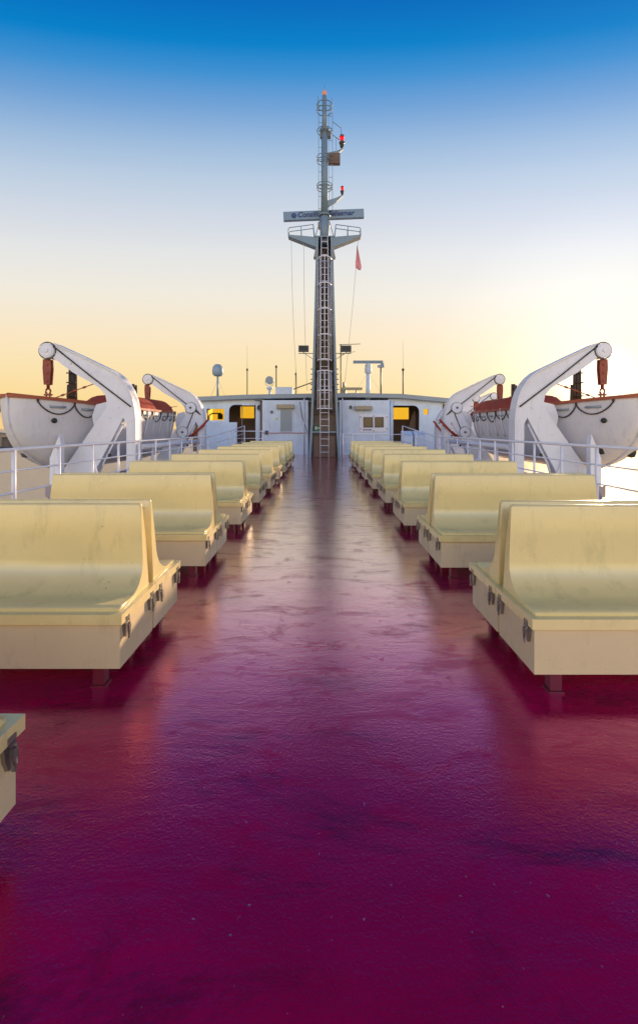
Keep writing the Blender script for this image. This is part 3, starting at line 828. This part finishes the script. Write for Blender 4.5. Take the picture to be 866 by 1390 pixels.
# ------------------------------------------------------------------ deckhouse
HY = 26.0; HS = 578/HY
def hx(px): return (px-436)/HS
def hzz(py): return EYE + (582-py)/HS
house = thing('deckhouse', 'white blue deckhouse with openings and glowing windows behind the mast', 'building', (0, HY, 0))
def wallgrid(x0, x1, z0, z1, y0, y1, holes, name='wall', mat=None, parent=None):
    xs = sorted(set([x0, x1] + [h[0] for h in holes] + [h[1] for h in holes])); zs = sorted(set([z0, z1] + [h[2] for h in holes] + [h[3] for h in holes]))
    m = MB()
    for a, b in zip(xs, xs[1:]):
        run = None
        for c, d in zip(zs, zs[1:]):
            cx, cz = (a+b)/2, (c+d)/2
            if any(h[0] < cx < h[1] and h[2] < cz < h[3] for h in holes): continue
            m.box(a, b, y0, y1, c, d)
    bmesh.ops.remove_doubles(m.bm, verts=m.bm.verts, dist=.0005)
    # drop the doubled inner faces
    seen = {}
    for f in list(m.bm.faces):
        key = tuple(sorted(v.index for v in f.verts)) if False else tuple(sorted((round(v.co.x,3), round(v.co.y,3), round(v.co.z,3)) for v in f.verts))
        seen.setdefault(key, []).append(f)
    kill = [f for fs in seen.values() if len(fs) > 1 for f in fs]
    bmesh.ops.delete(m.bm, geom=kill, context='FACES')
    return m.build(name, mat or M['house'], parent)
HB = 4.2
# local y = world - 26
LW = (hx(266), hx(356)); RW = (hx(529), hx(604))
zr = hzz(543)
wL = [(hx(277), hx(301.6), hzz(570), hzz(554)), (hx(308), hx(345), .05, hzz(548.5))]
wallgrid(LW[0], LW[1], 0, hzz(541), .55, .68, wL, parent=house)
wR = [(hx(536), hx(572), .05, hzz(549.6)), (hx(578), hx(584.5), hzz(562), hzz(554))]
wallgrid(RW[0], RW[1], 0, hzz(540), .55, .68, wR, parent=house)
# arch corner fillets
for (cx, s) in ((hx(308), 1), (hx(572), -1)):
    m = MB(); zc = hzz(548.5) if s > 0 else hzz(549.6)
    pts = [(cx, zc)] + [(cx + s*(.38 - .38*math.sin(a)), zc - .38 + .38*math.cos(a)) for a in [PI/2*i/8 for i in range(9)]]
    m.prism(pts, .553, .677, 'Y'); m.build('arch_corner', M['house'], house)
for (x0, x1, yy, zz) in ((hx(268), hx(304), .535, 2.0), (hx(574), hx(603), .535, 2.2)):
    m = MB(); m.box(x0, x1, yy, yy+.012, zz, zz+.03); m.build('seam', M['house'], house)
for x in (hx(365), hx(404), hx(470), hx(483)):
    m = MB(); m.box(x-.015, x+.015, -.02, -.003, .1, zr-.1); m.build('seam', M['house'], house)
for x in (hx(413), hx(465)):
    m = MB(); m.tube([(x, -.06, 0), (x, -.06, zr+.05), (x, .3, zr+.12)], .04, 8); m.build('drain_pipe', M['house'], house)
for (x, z, r_) in ((hx(362), 1.35, .09), (hx(476), 2.9, .07), (hx(369), 2.6, .06)):
    m = MB(); m.box(x-r_, x+r_, -.10, -.003, z-r_*1.3, z+r_*1.3); m.bevel(.015); m.build('wall_fitting', M['darkgrey'], house)
# front blocks either side of the mast
for (a, b) in ((356, 418), (461, 529)):
    m = MB(); m.box(hx(a), hx(b), 0, 3.0, 0, zr); m.bevel(.03, 2); m.build('front_block', M['house'], house)
m = MB(); m.box(hx(418), hx(461), 1.6, 1.75, 0, zr); m.build('wall', M['shade_dirt'], house)
# back wall with windows that look out ahead
def bx(px): return (px-436)/578*(HY+3.6)
def bz(py): return EYE + (582-py)/578*(HY+3.6)
hb_ = [(bx(274), bx(305), bz(571), bz(553.5)), (bx(326.5), bx(345), bz(567.5), bz(551.5)), (bx(533), bx(555), bz(569), bz(553)), (bx(574), bx(588), bz(563), bz(553))]
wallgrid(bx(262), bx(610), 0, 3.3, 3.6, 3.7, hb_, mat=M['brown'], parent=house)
for h in hb_:
    m = MB(); m.box(h[0], h[1], 3.64, 3.65, h[2], h[3]); p = m.build('window', M['amber'], house)
m = MB(); m.box(bx(277), bx(301), 3.5, 3.55, bz(562), bz(560.2)); m.build('window_bar', M['brown'], house)
m = MB(); m.box(bx(297), bx(303), 3.3, 3.5, bz(569), bz(562)); m.bevel(.05); m.build('console', M['black'], house)
# side walls and floor
m = MB(); m.box(LW[0], LW[0]+.1, .68, 3.6, 0, 3.3); m.build('wall', M['house'], house)
m = MB(); m.box(RW[1]-.1, RW[1], .68, 3.6, 0, 3.3); m.build('wall', M['house'], house)
# roof slab in faceted plan, falling away to the sides
m = MB()
rz = [(hx(262), hzz(538)), (hx(330), hzz(535)), (hx(418), hzz(533.5)), (hx(480), hzz(532.7)), (hx(545), hzz(533.8)), (hx(613), hzz(540))]
bt = [(x, z-.26) for x, z in rz]
m.prism(rz + bt[::-1], .25, 4.3, 'Y'); m.build('roof', M['shutter'], house)
# roof edge trim / cable tray
m = MB(); m.tube([(hx(345), .18, hzz(543)), (hx(375), .14, hzz(544)), (hx(410), .14, hzz(543)), (hx(418), -.03, hzz(539))], .03, 6); m.tube([(hx(407), -.03, hzz(545)), (hx(410), -.03, hzz(565)), (hx(417), -.03, hzz(586))], .018, 6)
m.build('cable', M['darkgrey'], house)
# left block fittings
m = MB(); m.box(hx(379.5), hx(397.5), -.05, -.003, hzz(586.5), hzz(555.5)); d = m.build('door', M['house'], house)
m = MB(); m.box(hx(380.8), hx(396.2), -.075, -.053, hzz(585.3), hzz(556.8))
d2 = m.build('shutter', M['shutter'], d)
m = MB()
for k in range(10):
    z = hzz(585)+.13*k; m.box(hx(381.2), hx(395.8), -.09, -.078, z, z+.055)
m.build('louvre', M['shutter'], d)
for (a, b, c, e) in ((376, 399, 554.5, 549), (481.5, 504.5, 556, 551)):
    m = MB(); m.box(hx(a), hx(b), -.28, -.003, hzz(c), hzz(e)); m.bevel(.05, 3); m.build('wall_lamp', M['lampcover'], house)
m = MB(); m.box(hx(374.5), hx(377.5), -.012, -.003, hzz(569.5), hzz(567.3)); m.build('sticker', M['yellow'], house)
m = MB(); m.cyl((hx(351.5), .35, hzz(552.5)), 'Y', .17, .19, 18); m.build('loudspeaker', M['black'], house)
for (a, b, z) in ((356, 418, 587.5), (461, 529, 589)):
    m = MB(); m.box(hx(a)+.03, hx(b)-.03, -.05, -.003, hzz(z)-.03, hzz(z)+.03); m.build('rubbing_strip', paint('pink_trim', (.45, .3, .36), (.3, .2, .2), .2, .5) if a == 356 else M['rail'], house)
# right block twin window panel
m = MB(); m.box(hx(487.5), hx(526.5), -.05, -.003, hzz(586), hzz(562.8)); m.bevel(.012, 1); pn = m.build('window_panel', M['white'], house)
for (a, b) in ((493.2, 506), (508.5, 520.5)):
    m = MB(); m.box(hx(a), hx(b), -.085, -.052, hzz(580), hzz(566)); m.bevel(.03, 2); w_ = m.build('window_frame', M['darkgrey'], pn)
    m = MB(); m.box(hx(a+1.3), hx(b-1.3), -.095, -.087, hzz(578.7), hzz(567.3)); m.build('pane', M['glass'], w_)
for (px, py) in ((489, 566), (489, 582), (525, 566), (525, 582), (507, 564.6), (507, 584.5)):
    m = MB(); m.cyl((hx(px), -.075, hzz(py)), 'Y', .035, .025, 8); m.build('bolt', M['darkgrey'], pn)
m = MB()
for k in range(5): m.box(hx(493+k*2.4), hx(494.6+k*2.4), -.058, -.0515, hzz(584.2), hzz(582.4))
m.build('label_marks', M['darkgrey'], pn)
# door frame pipes by the left opening, white post right
m = MB(); m.tube([(hx(329.5), -.2, 0), (hx(329.5), -.2, hzz(551)), (hx(331), -.2, hzz(549.8)), (hx(346), -.2, hzz(549.8))], .035, 8); m.build('pipe_frame', M['rail'], house)
m = MB(); m.tube([(hx(532), .3, 0), (hx(532), .3, zr)], .10, 10); m.build('post', M['house'], house)
m = MB(); m.box(hx(352), hx(356)-.01, .3, .55, 0, zr-.01); m.build('pilaster', M['brown'], house)
# inner stair / seat things in the opening
m = MB(); m.prism([(hx(556), hzz(598)), (hx(572), hzz(598)), (hx(572), hzz(558)), (hx(570), hzz(556))], 1.6, 1.7, 'Y'); m.build('stair_side', M['brown'], house)

# white lockers outside on the right and a white screen on the left
m = MB(); a, b = (546-436)/578*23.4, (558-436)/578*23.4
for i, (p0, p1, lab) in enumerate(((546, 559, 'small white deck locker with a sloped lid, left one beyond the far right benches'), (561, 576, 'small white deck locker with a sloped lid, right one beside the right railing'))):
    m = MB(); x0, x1 = (p0-436)/578*24.2, (p1-436)/578*24.2
    m.prism([(23.9, 0), (24.6, 0), (24.6, 1.45), (24.35, 1.45), (23.9, 1.2)], x0, x1, 'X'); m.bevel(.02)
    tag(m.build('deck_locker', M['house']), lab, 'locker', 'white lockers near the deckhouse')
m = MB(); x0, x1 = (281-436)/578*24.5, (322-436)/578*24.5
m.box(x0, x1, 24.4, 24.5, 0, 1.95); m.bevel(.02)
tag(m.build('wind_screen', M['house']), 'plain white metal screen standing before the left doorway', 'screen')

# ------------------------------------------------------------------ things on the roof
RYY = 27.0; RS = 578/RYY
def rx(px): return (px-436)/RS
def rzz(py): return EYE + (582-py)/RS
def rootat(px, py, name, label, cat, grp=None): return thing(name, label, cat, (rx(px), RYY, rzz(py)), grp)
r = rootat(295.6, 536, 'radome_antenna', 'blue grey satellite dome on a pole at the left end of the roof', 'antenna')
m = MB(); m.tube([(0,0,-.1), (0,0,1.2)], .07, 10, r2=.06)
for s in (-1, 1): m.tube([(0, 0, 1.0), (s*.45, .1, -.1)], .008, 5)
m.build('pole', M['dome'], r)
m = MB(); m.lathe([(0, 1.18), (.22, 1.20), (.33, 1.32), (.35, 1.55), (.31, 1.78), (.18, 1.93), (0, 1.97)], (0,0,0)); m.build('dome', M['dome'], r)
r = rootat(366, 540, 'searchlight', 'round white searchlight on a stand, left of the mast', 'searchlight')
m = MB(); m.lathe([(.30, 0), (.26, .1), (.1, .3), (.07, .6), (.18, .66), (.20, .78), (.05, .8)], (0,0,-.1)); m.tube([(-.28,0,1.05), (-.24,0,.85), (0,0,.7), (.24,0,.85), (.28,0,1.05)], .025, 6); m.build('stand', M['house'], r)
m = MB(); m.tube([(0,-.16,1.12), (0,.2,1.12)], .25, 20); m.build('lamp_drum', M['dome'], r)
m = MB(); m.cyl((0,-.18,1.12), 'Y', .20, .015, 20); m.build('lens', M['shutter'], r)
m = MB(); m.box(rx(375.5), rx(398), RYY-.7, RYY+.2, rzz(539), rzz(526.5)); m.bevel(.09, 3)
tag(m.build('equipment_box', M['house']), 'rounded white equipment box on the roof beside the mast', 'box')
def whip(px, ptop, pmid, label, base=536, thick=.03):
    r = rootat(px, base, 'whip_antenna', label, 'antenna', 'thin whip antennas on the roof')
    H1 = (base-pmid)/RS; H2 = (base-ptop)/RS
    m = MB(); m.tube([(0,0,-.1), (0,0,H1)], thick, 8); m.lathe([(thick, 0), (thick*2, .03), (thick*2, .12), (thick, .16)], (0,0,H1-.15)); m.build('mount', M['timber'], r)
    m = MB(); m.tube([(0,0,H1), (0,0,H2)], .012, 6, r2=.006); m.build('whip', M['wire'], r)
whip(335.6, 468, 500, 'thin whip antenna on the left roof between the dome and the searchlight')
whip(375, 494, 496, 'short pole antenna just right of the searchlight', thick=.035)
whip(401.5, 500, 506, 'short dark antenna close to the left of the mast')
whip(547, 462, 500, 'tall thin whip antenna alone at the right end of the roof', thick=.04)
r = rootat(499.6, 540, 'radar_antenna', 'small T shaped radar on a white pole, right of the mast', 'radar')
m = MB(); m.tube([(0,0,-.2), (0,0,1.5)], .16, 12, r2=.11); m.lathe([(.11, 1.5), (.20, 1.6), (.22, 1.8), (.18, 2.0), (.22, 2.05), (.1, 2.2)], (0,0,0))
for s in (-1, 1): m.tube([(0,0,1.6), (s*1.1, .1, -.1)], .008, 5)
m.build('pole', M['house'], r)
m = MB(); m.box(-.94, .94, -.07, .07, 2.2, 2.37); m.bevel(.03, 2); m.build('scanner_bar', M['scan'], r)
r = rootat(517, 536, 'camera_pole', 'thin dark pole with a small camera head right of the small radar', 'pole')
m = MB(); m.tube([(0,0,-.2), (0,0,1.75)], .05, 8); m.build('pole', M['darkgrey'], r)
m = MB(); m.box(-.2, .2, -.1, .1, 1.75, 1.9); m.sphere((.1, 0, 1.9), .14); m.bevel(.02); m.build('camera', M['dome'], r)
r = rootat(462.5, 540, 'instrument_pole', 'thin pole with crossbar just right of the mast, carrying small instruments', 'pole')
m = MB(); m.tube([(0,0,-.1), (0,0,(540-467)/RS)], .035, 8); m.tube([(-.1, 0, (540-467.5)/RS), (1.25, 0, (540-466.5)/RS)], .02, 6); m.tube([(0,0,2.75), (.9,0,2.95)], .015, 6); m.build('pole', M['timber'], r)
m = MB(); m.box(.0, 1.35, -.15, .05, .50, .66); m.bevel(.03, 2); m.tube([(.2,0,0), (.2,0,.5)], .15, 8); m.tube([(1.0,0,0), (1.0,0,.5)], .04, 8); m.tube([(.2,0,.66), (.2,0,1.0)], .08, 8); m.build('instrument', M['lampcover'], r)
line('boom', [(rx(393), RYY, rzz(530)), (rx(424), RYY-.5, rzz(520))], .035, M['timber'], 'dark slanted rod above the white roof box left of the mast', 'rod')

# ------------------------------------------------------------------ far quay on the left
m = MB(); m.box(-420, -165, 262, 330, -12.2, -10.2); q = m.build('quay', M['concrete']); tag(q, 'low dark quay on the water behind the left lifeboat', 'quay')
for i, (x, w, h, d) in enumerate(((-232, 34, 8.5, 18), (-195, 26, 6.0, 16), (-280, 46, 7.0, 20))):
    r = thing('warehouse', ['tall dark flat shed on the far quay, middle one', 'low dark shed at the right end of the far quay', 'long dark shed at the left end of the far quay'][i], 'building', (x, 285, -10.2), 'dark sheds on the quay')
    m = MB(); m.box(-w/2, w/2, -d/2, d/2, 0, h); m.build('wall', M['concrete'], r)
    m = MB(); m.prism([(-w/2-1, h), (w/2+1, h), (0, h+2.0)], -d/2-1, d/2+1, 'Y'); m.build('roof', M['darkgrey'], r)
    m = MB()
    for k in range(5): m.box(-w/2+2+k*w/5.2, -w/2+2+k*w/5.2+2.6, -d/2-.1, -d/2-.02, .3, 3.4)
    m.build('door', M['brown'], r)

# ------------------------------------------------------------------ world, sun, camera
SUN_AZ = math.radians(33)      # right of the bow
SUN_EL = math.radians(9.0)
w = bpy.data.worlds.new('World'); sc.world = w; w.use_nodes = True
nt = w.node_tree; bg = nt.nodes['Background']
sky = N(nt, 'ShaderNodeTexSky', sky_type='NISHITA'); sky.sun_disc = False
sky.sun_elevation = SUN_EL; sky.sun_rotation = SUN_AZ
sky.air_density = 1.0; sky.dust_density = .7; sky.ozone_density = 3.5; sky.altitude = 10
EXPO = 1.0; STR = .15; K = 1/(STR*2**EXPO)
def lin(c): return tuple((x/255/12.92 if x/255 <= .04045 else ((x/255+.055)/1.055)**2.4) for x in c)
# the evening sky: the Nishita sky, pulled toward the clear dusk gradient (by real direction)
tc = N(nt, 'ShaderNodeTexCoord'); nrm = N(nt, 'ShaderNodeVectorMath', operation='NORMALIZE'); L(nt, tc.outputs['Generated'], nrm.inputs[0])
sep = N(nt, 'ShaderNodeSeparateXYZ'); L(nt, nrm.outputs[0], sep.inputs[0])
def mth(op, a, b_=None):
    n_ = N(nt, 'ShaderNodeMath', operation=op)
    for i_, v_ in enumerate((a, b_)):
        if v_ is None: continue
        if isinstance(v_, (int, float)): n_.inputs[i_].default_value = v_
        else: L(nt, v_, n_.inputs[i_])
    return n_
hor = mth('SQRT', mth('ADD', mth('MULTIPLY', sep.outputs['Y'], sep.outputs['Y']).outputs[0], mth('MULTIPLY', mth('MULTIPLY', sep.outputs['X'], sep.outputs['X']).outputs[0], .25).outputs[0]).outputs[0])
asn = mth('ARCTAN2', sep.outputs['Z'], hor.outputs[0])
mr = N(nt, 'ShaderNodeMapRange'); L(nt, asn.outputs[0], mr.inputs[0]); mr.inputs[1].default_value = 0; mr.inputs[2].default_value = PI/2
def E(deg): return deg/90
cool = ramp(nt, mr.outputs[0], [(E(a_), lin(c_)) for a_, c_ in ((0, (251,208,138)), (4, (253,219,150)), (8, (253,227,174)), (12, (252,231,194)), (17.5, (243,236,221)), (22, (231,231,229)), (26, (213,219,229)),
        (30, (190,207,226)), (33.5, (160,189,221)), (36.8, (118,165,215)), (39.8, (62,145,210)), (42, (0,129,202)), (45, (0,108,190)), (50, (0,78,160)), (58, (0,50,115)), (90, (8,28,75)))])
dot = N(nt, 'ShaderNodeVectorMath', operation='DOT_PRODUCT'); L(nt, nrm.outputs[0], dot.inputs[0])
gd = (math.sin(SUN_AZ)*math.cos(math.radians(5)), math.cos(SUN_AZ)*math.cos(math.radians(5)), math.sin(math.radians(5)))
dot.inputs[1].default_value = gd
ac = N(nt, 'ShaderNodeMath', operation='ARCCOSINE'); L(nt, dot.outputs['Value'], ac.inputs[0])
dg_ = N(nt, 'ShaderNodeMath', operation='DIVIDE'); L(nt, ac.outputs[0], dg_.inputs[0]); dg_.inputs[1].default_value = math.radians(40)
glow = ramp(nt, dg_.outputs[0], [(0, (1.5, 1.35, 1.1)), (.12, (.38, .36, .33)), (.28, (.11, .12, .16)), (.5, (.03, .033, .06)), (.8, (.006, .005, .01)), (1, (0, 0, 0))])
# sky behind the camera: boosted out of view as added fill for everything turned this way
bk = N(nt, 'ShaderNodeMapRange'); L(nt, sep.outputs['Y'], bk.inputs[0]); bk.inputs[1].default_value = .25; bk.inputs[2].default_value = -.6
bk.inputs[3].default_value = 1.0; bk.inputs[4].default_value = 2.5
sc1 = N(nt, 'ShaderNodeVectorMath', operation='SCALE'); L(nt, cool, sc1.inputs[0]); L(nt, bk.outputs[0], sc1.inputs['Scale'])
ad = N(nt, 'ShaderNodeVectorMath', operation='ADD'); L(nt, sc1.outputs[0], ad.inputs[0]); L(nt, glow, ad.inputs[1])
sc2 = N(nt, 'ShaderNodeVectorMath', operation='SCALE'); L(nt, ad.outputs[0], sc2.inputs[0]); sc2.inputs['Scale'].default_value = K
fin = mix(nt, .975, sky.outputs[0], sc2.outputs[0])
L(nt, fin, bg.inputs['Color']); bg.inputs['Strength'].default_value = STR
sl = bpy.data.lights.new('sun', 'SUN'); sl.energy = 3.2; sl.angle = math.radians(.6); sl.color = (1, .72, .45)
so = bpy.data.objects.new('sun', sl); COL.objects.link(so)
dirv = Vector((math.sin(SUN_AZ)*math.cos(SUN_EL), math.cos(SUN_AZ)*math.cos(SUN_EL), math.sin(SUN_EL)))
so.rotation_euler = dirv.to_track_quat('Z', 'Y').to_euler()

cam = bpy.data.cameras.new('camera'); co = bpy.data.objects.new('camera', cam); COL.objects.link(co)
co.location = (0, 0, EYE); co.rotation_euler = (PI/2, 0, 0)
cam.sensor_fit = 'HORIZONTAL'; cam.sensor_width = 36; cam.lens = 578/866*36
cam.shift_x = -(436-433)/866; cam.shift_y = -(695-582)/866
cam.clip_start = .05; cam.clip_end = 60000
sc.camera = co
sc.render.engine = 'CYCLES'
sc.view_settings.view_transform = 'Standard'; sc.view_settings.look = 'None'; sc.view_settings.gamma = 1
sc.view_settings.exposure = 1.0
